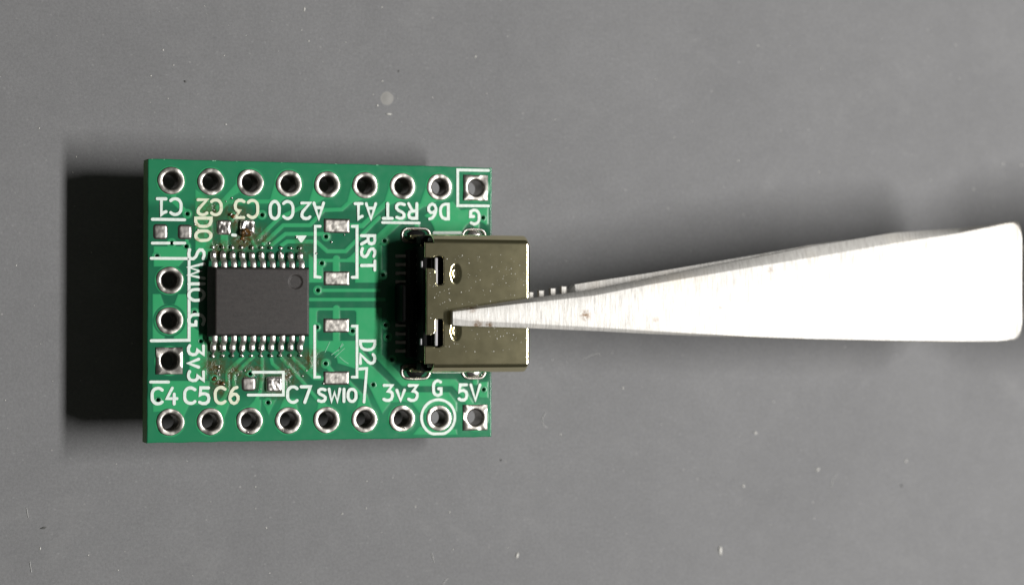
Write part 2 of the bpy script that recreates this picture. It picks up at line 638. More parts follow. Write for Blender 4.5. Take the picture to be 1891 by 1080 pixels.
for nme, arr in (('copper', cop), ('flux', FX), ('under', UN)):
    at = me.attributes.new(nme, 'FLOAT', 'POINT')
    at.data.foreach_set('value', arr.ravel().astype(np.float32))
put('solder_mask', me, M_mask, board, (0, 0, -BT))

# laminate: sides and underside
bm = bmesh.new()
loop = [(0, j) for j in range(0, ny - 1, 4)] + [(i, ny - 1) for i in range(0, nx - 1, 4)] + \
       [(nx - 1, j) for j in range(ny - 1, 0, -4)] + [(i, 0) for i in range(nx - 1, 0, -4)]
t_ = [bm.verts.new((VX[i, j], VY[i, j], Zt[i, j] - .001)) for i, j in loop]
m_ = [bm.verts.new((VX[i, j] * 1.001 + .012 * nz(i, j, 1, .13), VY[i, j] * 1.001 + .012 * nz(i, j, 5, .13), -BT / 2)) for i, j in loop]
b_ = [bm.verts.new((VX[i, j], VY[i, j], -BT)) for i, j in loop]
for k in range(len(loop)):
    k2 = (k + 1) % len(loop)
    bm.faces.new((t_[k], t_[k2], m_[k2], m_[k]))
    bm.faces.new((m_[k], m_[k2], b_[k2], b_[k]))
st = 4
gi = list(range(0, nx - 1, st)) + [nx - 1]
gj = list(range(0, ny - 1, st)) + [ny - 1]
bv = {}
for a in gi:
    for b in gj:
        bv[a, b] = bm.verts.new((gx[a], gy[b], -BT))
for a, a2 in zip(gi[:-1], gi[1:]):
    for b, b2 in zip(gj[:-1], gj[1:]):
        cx, cy = (gx[a] + gx[a2]) / 2, (gy[b] + gy[b2]) / 2
        if any(math.hypot(cx - h[0], cy - h[1]) < .62 for h in holes_round + holes_square):
            continue
        bm.faces.new((bv[a, b], bv[a, b2], bv[a2, b2], bv[a2, b]))
put('laminate', finish(bm, 'laminate', False), M_fr4, board)

# plated holes
RING = [(.87, -.005), (.868, .028), (.855, .046), (.82, .054), (.74, .058), (.66, .056), (.59, .044), (.54, .015), (.505, -.035), (.488, -.12),
        (.482, -.3), (.482, -BT + .1), (.54, -BT - .04), (.8, -BT - .06), (.86, -BT - .005)]


def ring_mesh(k):
    bm = bmesh.new()

    def jit(i, a):
        q = 2.2 * k
        b = nz(math.cos(a) * 1.3 + q, math.sin(a) * 1.3, q) * .040 + nz(math.cos(a) * 3 + q, math.sin(a) * 3, q + 7) * .010
        return (b * .8, b * 1.1) if 1 <= i <= 8 else ((b * .5, 0) if i < 11 else (0, 0))
    lathe(bm, RING, 48, jit)
    return finish(bm, 'plated_hole')


ring_me = [ring_mesh(k) for k in range(6)]
for k, h in enumerate(holes_round):
    put('plated_hole', ring_me[k % 6], M_tin, board, (h[0], h[1], 0), 1.7 * k)


def square_mesh(k):
    bm = bmesh.new()
    n = 48
    prof_in = [(.66, .078), (.58, .062), (.545, .025), (.52, -.04), (.508, -.15), (.505, -BT), (.8, -BT - .05)]
    outer = [(.86, -.005), (.853, .05), (.825, .074)]
    rows = []
    for q in range(n):
        a = 2 * math.pi * q / n
        c, s = math.cos(a), math.sin(a)
        kk = 1 / max(abs(c), abs(s))
        row = []
        for hw, z in outer:
            x, y = c * kk * hw, s * kk * hw
            row.append(bm.verts.new((x, y, z + .02 * nz(x + k, y, 1, 2.5) * (z > 0))))
        for r, z in prof_in:
            x, y = c * r, s * r
            b = .02 * nz(x + k, y, 1, 2.5)
            row.append(bm.verts.new((x + b, y, z + b)))
        rows.append(row)
    for q in range(n):
        a, b = rows[q], rows[(q + 1) % n]
        for i in range(len(a) - 1):
            bm.faces.new((a[i], a[i + 1], b[i + 1], b[i]))
    return finish(bm, 'square_pad', True, 40)


for k, h in enumerate(holes_square):
    put('square_plated_hole', square_mesh(k * 3.1), M_tin, board, (h[0], h[1], 0))

bm = bmesh.new()
lathe(bm, [(.22, .012), (.18, .022), (.14, .014), (.115, -.03), (.11, -.25), (.11, -BT)], 16)
via_me = finish(bm, 'via')
M_via = Mat('via_mask', (.020, .19, .085), .3)
for v in vias:
    put('via', via_me, M_via, board, (v[0], v[1], 0))

# ------------------------------------------------------------------ lettering
ARC = lambda cx, cy, rx, ry, a0, a1, n=10: [(cx + rx * math.cos(math.radians(a0 + (a1 - a0) * k / n)), cy + ry * math.sin(math.radians(a0 + (a1 - a0) * k / n))) for k in range(n + 1)]
FONT = {
    'C': (.62, [[(.62, .88)] + ARC(.36, .62, .34, .38, 62, 180, 7) + ARC(.36, .38, .34, .38, 180, 298, 7) + [(.62, .12)]]),
    'G': (.66, [[(.60, .92)] + ARC(.36, .62, .34, .38, 75, 180, 7) + ARC(.36, .38, .34, .38, 180, 290, 7) + [(.64, .10), (.64, .46), (.42, .46)]]),
    '0': (.60, [ARC(.30, .62, .29, .38, 0, 180, 10) + ARC(.30, .38, .29, .38, 180, 360, 10) + [(.59, .62)]]),
    'O': (.64, [ARC(.32, .60, .31, .40, 0, 180, 10) + ARC(.32, .40, .31, .40, 180, 360, 10) + [(.63, .60)]]),
    '1': (.52, [[(.02, .82), (.16, .88), (.28, 1.0), (.28, 0)], [(.02, 0), (.52, 0)]]),
    '2': (.58, [[(.02, .88), (.12, .97), (.28, 1.0), (.45, .97), (.56, .85), (.57, .70), (.50, .54), (.02, .0), (.58, .0)]]),
    '3': (.56, [[(.02, 1), (.54, 1), (.27, .61), (.42, .59), (.53, .47), (.55, .28), (.48, .09), (.33, .0), (.15, .0), (.0, .08)]]),
    '4': (.62, [[(.34, 1.0), (.02, .34), (.62, .34)], [(.46, .62), (.46, 0)]]),
    '5': (.56, [[(.53, 1), (.08, 1), (.03, .54), (.15, .62), (.34, .63), (.49, .54), (.55, .34), (.50, .12), (.36, .0), (.16, .0), (.0, .08)]]),
    '6': (.58, [[(.48, 1.0), (.30, .94), (.13, .74), (.04, .44), (.04, .26), (.14, .06), (.29, .0), (.45, .06), (.55, .24)], [(.55, .24), (.54, .42), (.42, .57), (.25, .58), (.10, .46)]]),
    '7': (.58, [[(.0, 1), (.58, 1), (.22, 0)]]),
    'A': (.66, [[(.0, 0), (.33, 1.0), (.66, 0)], [(.12, .3), (.54, .3)]]),
    'R': (.60, [[(.04, 0), (.04, 1), (.38, 1), (.53, .93), (.58, .76), (.53, .58), (.38, .50)], [(.38, .50), (.06, .50)], [(.34, .50), (.60, 0)]]),
    'S': (.58, [[(.54, .93), (.36, 1), (.18, .99), (.05, .88), (.04, .72), (.14, .60), (.42, .46), (.55, .32), (.55, .16), (.44, .03), (.25, .0), (.02, .07)]]),
    'T': (.60, [[(.0, 1), (.60, 1)], [(.30, 1), (.30, 0)]]),
    'D': (.60, [[(.04, 0), (.04, 1), (.26, 1), (.45, .92), (.56, .74), (.59, .5), (.56, .26), (.45, .08), (.26, 0), (.04, 0)]]),
    'W': (.84, [[(.0, 1), (.2, 0), (.42, .72), (.64, 0), (.84, 1)]]),
    'I': (.10, [[(.05, 0), (.05, 1)]]),
    'V': (.64, [[(.0, 1), (.32, 0), (.64, 1)]]),
    'v': (.48, [[(.0, .68), (.24, 0), (.48, .68)]]),
}
SILK_Z, SILK_T = .046, .04


def lettering(text, x0, y0, x1, y1, turn, w=.198, mat=M_silk, gap=.26):
    """text inside the pixel box; turn 0 upright, 180 upside down, 90 reading downwards"""
    x0, y0, x1, y1 = x0 + 3.2, y0 + 3.2, x1 - 3.2, y1 - 3.2
    if turn == 0:
        o, ex, ey = (x0, y1), (x1, y1), (x0, y0)
    elif turn == 180:
        o, ex, ey = (x1, y0), (x0, y0), (x1, y1)
    else:
        o, ex, ey = (x0, y0), (x0, y1), (x1, y0)
    o, ex, ey = (np.array(U(*q)[:2]) for q in (o, ex, ey))
    tot = sum(FONT[c][0] for c in text) + gap * (len(text) - 1)
    bm = bmesh.new()
    x = 0
    zk = 0
    for c in text:
        wd, lines = FONT[c]
        for ln in lines:
            pts = [o + (ex - o) * ((x + p[0]) / tot) + (ey - o) * p[1] for p in ln]
            pts = [p + np.array([.012 * nz(p[0], p[1], 1, 5), .012 * nz(p[0], p[1], 8, 5)]) for p in pts]
            stroke(bm, pts, w, SILK_Z + zk * .007, SILK_T)
            zk += 1
        x += wd + gap
    ob = put('lettering', finish(bm, 'lettering', False), mat, board)
    return ob


for a in [('C1', 287, 364, 338, 399.5, 180), ('C0', 495, 369, 544.5, 407, 180),
          ('A2', 553.7, 372, 600.5, 407, 180), ('A1', 652, 373, 696.6, 407.5, 180), ('RST', 704, 373, 773.7, 406.6, 180), ('D6', 787, 374, 831.8, 407.5, 180),
          ('G', 865, 385, 888, 417, 180), ('C4', 277, 713, 329.6, 748.5, 0), ('C5', 337, 712.4, 389, 747.6, 0),
          ('C7', 527, 710.5, 576, 745.7, 0), ('SWIO', 584, 714.7, 660.4, 744, 0), ('3v3', 705, 708, 773.7, 742, 0), ('G', 796.5, 699.5, 818, 733, 0),
          ('5V', 844, 707, 889, 741.4, 0), ('RST', 663.7, 431, 695, 502, 90), ('D2', 662, 625, 695, 674, 90), ('3v3', 344.5, 634.6, 378.7, 706, 90),
          ('SWIO', 345, 457, 380, 558, 90), ('G', 345, 577, 380, 604, 90)]:
    lettering(*a)
for a in [('C2', 362, 366, 412, 400, 180), ('C3', 430.5, 367, 479.6, 405, 180), ('C6', 393.5, 711.5, 443.5, 747.6, 0), ('DO', 358, 398.5, 392.6, 447.6, 90)]:
    lettering(*a, mat=M_silk_b)


def silk(pxs, w=.185, name='printed_line', mat=M_silk, z=SILK_Z - .006):
    bm = bmesh.new()
    stroke(bm, [U(*p)[:2] for p in pxs], w, z, SILK_T - .004)
    return put(name, finish(bm, name, False), mat, board)


for ln in [[(281, 405), (341, 406)], [(281, 449), (312, 449)], [(322, 449), (341, 449)], [(279, 477), (347, 477.5)], [(349, 461), (349, 628), (279, 629)],
           [(278, 705), (311, 705)], [(467, 687), (523, 687), (523, 729), (458, 729)], [(591, 418), (582, 418), (581.5, 511), (591, 512)],
           [(650, 418), (659, 418), (659, 512), (650, 512)], [(581, 602), (581, 696), (590, 696)], [(650, 602), (659, 602), (659, 696), (650, 696)],
           [(801, 430), (851, 430)], [(800, 686), (852, 686)], [(902, 315), (845, 314), (845, 380), (902, 380.5)], [(706, 411), (774, 412)],
           [(663, 681), (677, 680), (672, 742)], [(429, 434), (435, 434.5)]]:
    silk(ln)
gc = U(809, 770)
bm = bmesh.new()
r = 31.5 / 27.2
stroke(bm, [(gc[0] + r * math.cos(a), max(gc[1] + r * math.sin(a), gc[1] - r * .94)) for a in [2 * math.pi * k / 48 for k in range(49)]], .18, SILK_Z, SILK_T)
put('printed_circle', finish(bm, 'printed_circle', False), M_silk, board)
bm = bmesh.new()
tri = [U(*p)[:2] for p in ((545.5, 435), (566, 435), (563, 440), (557, 448), (554, 447))]
tv = [bm.verts.new((*p, SILK_Z)) for p in tri]
bv2 = [bm.verts.new((*p, 0)) for p in tri]
bm.faces.new(tv)
for k in range(len(tv)):
    bm.faces.new((tv[k], bv2[k], bv2[(k + 1) % 5], tv[(k + 1) % 5]))
put('printed_triangle', finish(bm, 'printed_triangle', False), M_silk, board)
for ln in [[(600, 650), (609, 631)], [(612, 655), (623, 647), (634, 636)], [(618, 660), (630, 648), (636, 643)], [(627, 659), (636, 667), (643, 671)], [(624, 648), (632, 634)]]:
    silk(ln, .045, 'scratch', M_scr, .034)

# ------------------------------------------------------------------ solder pads
k = 0
for x0, y0, x1, y1, rr, nm in [(282.5, 414, 309.5, 442, .22, 'solder_pad'), (328, 415, 354.5, 442, .22, 'solder_pad'),
                               (597.5, 404.5, 646, 430, .04, 'solder_pad'), (597.5, 501, 645.5, 527, .04, 'solder_pad'),
                               (597, 588, 645, 614, .04, 'solder_pad'), (597, 685, 645, 710.5, .04, 'solder_pad'),
                               (446, 695.5, 472.5, 722, .24, 'solder_pad')]:
    a, b = U(x0, y1), U(x1, y0)
    w, h = b[0] - a[0], b[1] - a[1]
    flat = rr < .1
    pm_ = M_tin if flat else M_pad
    me = pad_dome(w, h, rr, .05 if flat else .07, .28 if flat else .2, seed=3.7 * k + 1)
    put(nm, me, pm_, board, ((a[0] + b[0]) / 2, (a[1] + b[1]) / 2, .012))
    k += 1
for x0, y0, x1, y1, hh, lump in [(400, 406, 427, 434, .10, .45), (442, 406, 471, 433, .24, .25), (490, 694, 521, 724, .20, .2)]:
    a, b = U(x0, y1), U(x1, y0)
    me = pad_dome(b[0] - a[0], b[1] - a[1], .2, hh, lump, seed=5.1 * k, dx=.05)
    o = put('solder_pad', me, M_solder, board, ((a[0] + b[0]) / 2, (a[1] + b[1]) / 2, .012))
    o['label'] = 'lumpy pad with leftover solder'
    k += 1
a, b = U(441, 437), U(466, 421)
put('burnt_flux', pad_dome(b[0] - a[0], b[1] - a[1], .25, .22, .9, seed=91, dx=.05), M_burnt, board, ((a[0] + b[0]) / 2, (a[1] + b[1]) / 2, .1))

# ------------------------------------------------------------------ chip
cx0, cx1 = -7.93, -1.34
cyc = 0.0
bm = bmesh.new()
ZT, ZM, ZB = 1.06, .56, .10
tx0, tx1, ty = -7.52, -1.46, 2.10
c_ = ((cx0 + cx1) / 2, cyc)
nxx, nyy = 130, 92
pin1 = U(546, 520.5, ZT)
g = {}
for i in range(nxx + 1):
    for j in range(nyy + 1):
        x = tx0 + (tx1 - tx0) * i / nxx
        y = -ty + 2 * ty * j / nyy
        d = math.hypot(x - pin1[0], y - pin1[1])
        e = min(1, max(0, (.47 - d) / .07))
        z = ZT - .05 * e * e * (3 - 2 * e)
        ed = min(x - tx0, tx1 - x, y + ty, ty - y)
        z -= .03 * max(0, 1 - ed / .08) ** 2
        g[i, j] = bm.verts.new((x - c_[0], y - c_[1], z))
for i in range(nxx):
    for j in range(nyy):
        bm.faces.new((g[i, j], g[i + 1, j], g[i + 1, j + 1], g[i, j + 1]))
rim = [g[i, 0] for i in range(nxx)] + [g[nxx, j] for j in range(nyy)] + [g[i, nyy] for i in range(nxx, 0, -1)] + [g[0, j] for j in range(nyy, 0, -1)]


def ringat(x0, x1, yy, z):
    out = []
    for v in rim:
        fx = (v.co.x + c_[0] - tx0) / (tx1 - tx0)
        fy = v.co.y / ty
        out.append(bm.verts.new((x0 + (x1 - x0) * fx - c_[0], fy * yy, z)))
    return out


r1 = ringat(tx0 - .02, tx1 + .015, ty + .015, ZT - .06)
r2 = ringat(cx0, cx1, 2.22, ZM)
r2b = ringat(cx0, cx1, 2.22, ZM - .05)
r3 = ringat(cx0 + .2, cx1 - .12, 2.12, ZB)
for A, B in ((rim, r1), (r1, r2), (r2, r2b), (r2b, r3)):
    for q in range(len(rim)):
        q2 = (q + 1) % len(rim)
        bm.faces.new((A[q], B[q], B[q2], A[q2]))
chip = put('chip', finish(bm, 'chip', True, 30), M_chip, board, (c_[0], c_[1], 0))
chip['label'] = 'black surface-mount chip with twenty leads and a round pin mark'


def sweep(bm, path, w, th, nseg=8):
    """rounded flat strip along a path in the y-z plane"""
    sec = []
    for q in range(nseg * 2):
        a = 2 * math.pi * q / (nseg * 2)
        c, s = math.cos(a), math.sin(a)
        k = (abs(c) ** 2.8 + abs(s) ** 2.8) ** (-1 / 2.8)
        sec.append((c * k * w / 2, s * k * th / 2))
    rows = []
    for i, (y, z) in enumerate(path):
        a = path[max(0, i - 1)]
        b = path[min(len(path) - 1, i + 1)]
        ty_, tz_ = b[0] - a[0], b[1] - a[1]
        L = math.hypot(ty_, tz_)
        ny_, nz_ = -tz_ / L, ty_ / L
        rows.append([bm.verts.new((sx, y + ny_ * sn, z + nz_ * sn)) for sx, sn in sec])
    for A, B in zip(rows[:-1], rows[1:]):
        for q in range(len(sec)):
            q2 = (q + 1) % len(sec)
            bm.faces.new((A[q], A[q2], B[q2], B[q]))
    bm.faces.new(rows[0])
    bm.faces.new(rows[-1])


bm = bmesh.new()
path = [(-.15, .58), (.02, .585), (.16, .58), (.27, .565), (.35, .52), (.40, .45), (.43, .37), (.455, .29), (.49, .22), (.56, .18), (.66, .165), (.80, .16), (.95, .15)]
sweep(bm, path, .37, .18)
pin_me = finish(bm, 'pin')


def fillet(seed):
    bm = bmesh.new()
    bmesh.ops.create_icosphere(bm, subdivisions=3, radius=1.0)
    for v in bm.verts:
        x, y, z = v.co
        k = 1 + .22 * nz(x, y, z + seed, 1.3) + .08 * nz(x, y, z + seed, 3.5)
        v.co = (x * .185 * k, y * .27 * k, max(z, -.2) * .15 * k)
    return finish(bm, 'solder_fillet')


fil = [fillet(3.3 * q) for q in range(6)]
px_first, px_last = 395.5, 557.0
for side in (1, -1):
    for q in range(10):
        fx = q / 9
        x = U(395 + (556 - 395) * fx, 500 if side > 0 else 628, .5)[0] + .03
        yb = 2.2
        p = put('pin', pin_me, M_lead, chip, (x, side * yb, 0), 0 if side > 0 else math.pi)
        s1 = put('solder_fillet', fil[(q * 3 + side) % 6], M_solder, chip, (x + random.uniform(-.02, .02), side * (yb + .80 + random.uniform(-.04, .05)), .05), 0, (random.uniform(.85, 1.1), random.uniform(.8, 1.15), random.uniform(.8, 1.5)))
        s2 = put('solder_fillet', fil[(q * 5 + side + 2) % 6], M_solder, chip, (x + random.uniform(-.03, .03), side * (yb + 1.26), .03), 0, (.8, random.uniform(.4, .62), random.uniform(.7, 1.5)))

# ------------------------------------------------------------------ socket
UX0, UX1 = 5.66, 12.84
UYC, UW, UH, UR = -.08, 8.94, 3.22, .62
# perimeter of the shell section, from the middle of the bottom round to the top and back
per = []
hw, rr = UW / 2, UR


def arc_pts(cy, cz, a0, a1, n):
    return [(cy + rr * math.cos(math.radians(a0 + (a1 - a0) * k / n)), cz + rr * math.sin(math.radians(a0 + (a1 - a0) * k / n))) for k in range(n + 1)]


per = [(y, UH) for y in np.arange(-(hw - rr), hw - rr, .06)]
top_n = len(per)
FOLD = []
for k in range(9):
    a = math.radians(58 * k / 8)
    FOLD.append((hw - rr + .42 * math.sin(a), UH - .42 * (1 - math.cos(a))))
p1 = FOLD[-1]
FOLD += [(p1[0] + .20 * k / 5, p1[1] - .32 * k / 5) for k in range(1, 6)]
FOLD += [(hw - .035, UH - .58), (hw - .012, UH - .70), (hw, UH - .85)]
per += FOLD
per += [(hw, z) for z in np.arange(UH - .95, .85, -.1)]
per += [(y, UH - z) for y, z in FOLD[::-1]]
per += [(y, 0.0) for y in np.arange(hw - rr - .15, -(hw - rr), -.15)]
per += [(-y, UH - z) for y, z in FOLD]
per += [(-hw, z) for z in np.arange(.95, UH - .85, .1)]
per += [(-y, z) for y, z in FOLD[::-1]][:-1]
xsn = np.arange(UX0, UX1 + .001, .06)
xsn[-1] = UX1


def rrect(x, y, x0, x1, y0, y1, r):
    qx = abs(x - (x0 + x1) / 2) - (x1 - x0) / 2 + r
    qy = abs(y - (y0 + y1) / 2) - (y1 - y0) / 2 + r
    return math.hypot(max(qx, 0), max(qy, 0)) + min(max(qx, qy), 0) - r


def boxpx(x0, y0, x1, y1):
    a, b = U(x0, y1, UH), U(x1, y0, UH)
    return a[0], b[0], a[1], b[1]


slots = [(*boxpx(805.5, 475, 820, 526), .16), (*boxpx(770, 476, 812, 495), .12), (*boxpx(804.5, 589, 819.5, 639), .16), (*boxpx(770, 618, 812, 639), .12)]
dents = [U(842, 505.5, UH), U(842, 611, UH)]


def cut(x, y, z):
    """signed distance (negative inside an opening)"""
    if z > UH - .14:
        d = 9.0
        for sa, sb in (slots[:2], slots[2:]):
            da, db = rrect(x, y, *sa), rrect(x, y, *sb)
            hh = max(0.0, .34 - abs(da - db)) / .34
            d = min(d, min(da, db) - hh * hh * .34 * .25)
        # outer corners of the rear edge
        d = min(d, x - (UX0 + .10 * (abs(y - .0) < 2.2)))
        e = abs(y - UYC) - (hw - .58)
        if e > -.1:
            d = min(d, max(x - (UX0 + .62), -e))
        return d
    return x - (UX0 + .62)


bm = bmesh.new()
V = {}
nP = len(per)
for i, x in enumerate(xsn):
    for j, (y, z) in enumerate(per):
        yy = y + UYC
        zz = z
        if j < top_n + 2:
            for dn in dents:
                d = math.hypot((x - dn[0]) / .36, (yy - dn[1]) / .68)
                e = max(0, min(1, (1 - d) / .62))
                zz -= .20 * e * e * (3 - 2 * e)
        # roll the front lip over
        fr = max(0.0, (x - (UX1 - .24)) / .24)
        k = .08 * (1 - math.sqrt(max(0, 1 - fr * fr)))
        ks_ = 4.2 * k * max(0.0, (abs(y) / hw - .5) * 2)
        yyo = yy - math.copysign(ks_, y)
        zz = zz - k if z > UH / 2 else zz + k
        xx = x
        c = cut(x, yy, z)
        if abs(c) < .032:
            h_ = 1e-3
            gxx = (cut(x + h_, yy, z) - cut(x - h_, yy, z)) / (2 * h_)
            gyy = (cut(x, yy + h_, z) - cut(x, yy - h_, z)) / (2 * h_) if z > UH - .001 else 0
            if abs(gxx) + abs(gyy) > .5:
                xx -= c * gxx
                yyo -= c * gyy
        V[i, j] = (xx, yyo, zz, c)
vv = {}


def gv(k):
    if k not in vv:
        vv[k] = bm.verts.new(V[k][:3])
    return vv[k]


for i in range(len(xsn) - 1):
    for j in range(nP):
        j2 = (j + 1) % nP
        ks = [(i, j), (i + 1, j), (i + 1, j2), (i, j2)]
        y = (per[j][0] + per[j2][0]) / 2
        if abs(per[j][0] - per[j2][0]) > 4:
            y = 0
        if cut((xsn[i] + xsn[i + 1]) / 2, y + UYC, (per[j][1] + per[j2][1]) / 2) < 0:
            continue
        bm.faces.new([gv(k) for k in ks])
c_ = ((UX0 + UX1) / 2, UYC, 0)
bmesh.ops.translate(bm, vec=(-c_[0], -c_[1], 0), verts=bm.verts[:])
shell = put('usb_connector', finish(bm, 'usb_connector', True, 50), M_shell, board, c_)
shell['label'] = 'shiny metal shell of the socket, seen from above'
so = shell.modifiers.new('wall', 'SOLIDIFY')
so.thickness = .26 * S
so.offset = -1

bm = bmesh.new()
box(bm, (UX0 + .85, UYC, 1.3), (1.5, UW - 1.5, 2.3), .12)
box(bm, (4.98, UYC, .93), (.86, 2.5, 1.84), .2, 4)
box(bm, (UX0 + .1, UYC, .55), (1.0, UW - 1.9, 1.0), .1)
put('housing', finish(bm, 'housing', True, 35), M_plastic, shell)
bm = bmesh.new()
box(bm, (UX0 + 3.7, UYC, 1.6), (5.2, 6.7, .7), .12)
put('tongue', finish(bm, 'tongue', True, 35), M_plastic, shell)
for s in (1, -1):
    bm = bmesh.new()
    pc = U(806.2, 500.5 if s > 0 else 614, UH - .2)
    box(bm, (pc[0], pc[1], UH - .34), (.2, 1.72, .22), .05)
    put('ridge', finish(bm, 'ridge', True, 35), M_ridge, shell)
    bm = bmesh.new()
    pc = U(789, 443 if s > 0 else 677, 2.3)
    box(bm, (pc[0] + .05, pc[1], 1.75), (1.0, .55, 1.0), .1)
    put('housing_ear', finish(bm, 'housing_ear', True, 35), M_plastic, shell)
for px, py, zz, dx_, dy_ in ((796.5, 442.5, 2.75, .34, .20), (795.5, 675.5, 2.75, .34, .20), (779.5, 488, 2.85, .11, .42), (778, 631, 2.85, .11, .42)):  # pale bits that paint the lit ends and rear edges of the black housing
    bm = bmesh.new()
    box(bm, (0, 0, -.12), (dx_, dy_, .24), .04)
    put('housing_lit_edge', finish(bm, 'housing_lit_edge', True, 35), M_ridge, shell, U(px, py, zz))
bm = bmesh.new()
sweep(bm, [(-.8, 1.1), (-.5, 1.05), (-.32, .85), (-.18, .45), (.02, .2), (.2, .12), (.35, .09), (.7, .085)], .24, .11, 5)
con_me = finish(bm, 'contact')
for q in range(12):
    put('contact', con_me, M_contact, shell, (UX0 - .35, UYC - 3.1 + 6.2 * q / 11, 0), math.pi / 2)

# oval plated slots and the shell's legs
for (sx, sy, lx_, wd) in ((6.02, 1, 1.0, 1.05), (10.05, 1, .66, .7), (6.02, -1, 1.0, 1.05), (10.05, -1, .66, .7)):
    yy = UYC + sy * (hw + .02)
    bm = bmesh.new()
    n = 40
    rows = []
    prof = [(.56, .0), (.545, .05), (.5, .075), (.42, .07), (.34, .03), (.30, -.08), (.29, -BT)]
    for q in range(n):
        a = 2 * math.pi * q / n
        c, s = math.cos(a), math.sin(a)
        rows.append([bm.verts.new((math.copysign(lx_ * .5, c) * min(1, abs(c) * 3) + r * c, r * s, z + .012 * nz(c * 2 + sx, s * 2, sy))) for r, z in prof])
    for q in range(n):
        A, B = rows[q], rows[(q + 1) % n]
        for i in range(len(prof) - 1):
            bm.faces.new((A[i], A[i + 1], B[i + 1], B[i]))
    put('slot_pad', finish(bm, 'slot_pad'), M_tin, board, (sx, yy, 0))
    bm = bmesh.new()
    box(bm, (0, 0, -.2), (wd, .26, 1.9), .05)
    put('leg', finish(bm, 'leg', True, 35), M_shell, shell, (sx, yy - sy * .14, 0))
    bm = bmesh.new()
    bmesh.ops.create_icosphere(bm, subdivisions=3, radius=1.0)
    for v in bm.verts:
        k = 1 + .2 * nz(*v.co, 2.0)
        v.co = (v.co.x * (.42 + .2 * lx_) * k, v.co.y * .30 * k, v.co.z * .16 * k)
    put('slot_fill', finish(bm, 'slot_fill'), M_solder if sx > 8 else M_plastic, board, (sx, yy + sy * .06, -.02))  # lump over the slot: bright solder at the front, black at the rear

# flux spatter on the shell and around the chip
bm = bmesh.new()
for q in range(190):
    x = random.uniform(UX0 + .3, UX1 - .25)
    y = UYC + random.uniform(-3.2, 3.2)
    if min(rrect(x, y, *s) for s in slots) < .1 or any(math.hypot(x - d[0], y - d[1]) < .75 for d in dents):
        continue
    rad = random.choice([.016, .018, .02, .024, .028, .034, .044])
    r_ = bmesh.ops.create_icosphere(bm, subdivisions=1, radius=rad)
    for v in r_['verts']:
        v.co = (v.co.x + x, v.co.y * random.uniform(.9, 1.3) + y, v.co.z * .45 + UH + .003)
o = put('flux_specks', finish(bm, 'flux_specks'), M_dust, shell)
o['kind'] = 'stuff'
bm = bmesh.new()
spots = [(427, 396), (400, 452), (444, 398), (452, 447), (476, 443), (497, 449), (547, 438), (404, 677), (403, 684), (405, 691), (402, 706), (414, 709),
         (439, 692), (446, 685), (452, 684), (543, 686), (533, 682), (559, 694), (528, 693), (534, 696), (476, 719), (481, 718), (566, 684), (584, 468),
         (597, 708), (612, 447), (636, 434), (360, 415), (365, 424), (417, 372), (428, 366), (395, 388), (522, 793), (515, 787), (457, 797), (747, 789)]
for p in spots:
    x, y, _ = U(*p)
    rad = random.uniform(.035, .085)
    r_ = bmesh.ops.create_icosphere(bm, subdivisions=2, radius=rad)
    for v in r_['verts']:
        v.co = (v.co.x * random.uniform(.8, 1.1) + x, v.co.y + y, v.co.z * .8 + .03)
o = put('solder_spatter', finish(bm, 'solder_spatter'), M_solder, board)
o['kind'] = 'stuff'
bm = bmesh.new()
for p, rad in [((600, 447), .0), ((425, 397), .10), ((411, 708), .12), ((431, 400), .13), ((448, 441), .12), ((396, 700), .12)]:
    if rad:
        x, y, _ = U(*p)
        r_ = bmesh.ops.create_icosphere(bm, subdivisions=2, radius=rad)
        for v in r_['verts']:
            k = 1 + .5 * nz(v.co.x, v.co.y, v.co.z, 12)
            v.co = (v.co.x * k * 1.4 + x, v.co.y * k + y, v.co.z * .5 + .03)
o = put('burnt_residue', finish(bm, 'burnt_residue'), M_burnt, board)
o['kind'] = 'stuff'

bm = bmesh.new()
for p in [(281, 293.5), (303, 294), (393, 297), (397, 297), (437, 298.5), (520, 301), (695, 304.5), (697, 305), (781, 306.5), (850, 308), (905, 310), (620, 303)]:
    x, y, _ = U(*p)
    r_ = bmesh.ops.create_icosphere(bm, subdivisions=1, radius=random.uniform(.02, .05))
    for v in r_['verts']:
        v.co = (v.co.x * random.uniform(1.2, 2.4) + x, v.co.y + BY1 - .03, v.co.z * .7 - .02)
o = put('edge_burr', finish(bm, 'edge_burr'), M_scr, board)
o['kind'] = 'stuff'

# ------------------------------------------------------------------ tweezers
tw = thing('tweezers', (U(1885, 520, 3.2)[0], 0, 0), 'pointed steel tweezers with ground faces gripping the metal socket', 'tweezers')


def blade(stations, name):
    """stations: [(section points (y, z)...)] lofted along x; every section has the same number of points"""
    bm = bmesh.new()
    rows = [[bm.verts.new(p) for p in sec] for sec in stations]
    for A, B in zip(rows[:-1], rows[1:]):
        for q in range(len(A)):
            q2 = (q + 1) % len(A)
            bm.faces.new((A[q], A[q2], B[q2], B[q]))
    bm.faces.new(rows[0])
    bm.faces.new(rows[-1])
    bmesh.ops.translate(bm, vec=[-c for c in ORG[tw.name]], verts=bm.verts[:])
    return finish(bm, name, True, 22)


def interp(tab, n):
    xs_ = [t[0] for t in tab]
    X = np.linspace(xs_[0], xs_[-1], n)
    return [[x] + [float(np.interp(x, xs_, [t[k] for t in tab])) for k in range(1, len(tab[0]))] for x in X]


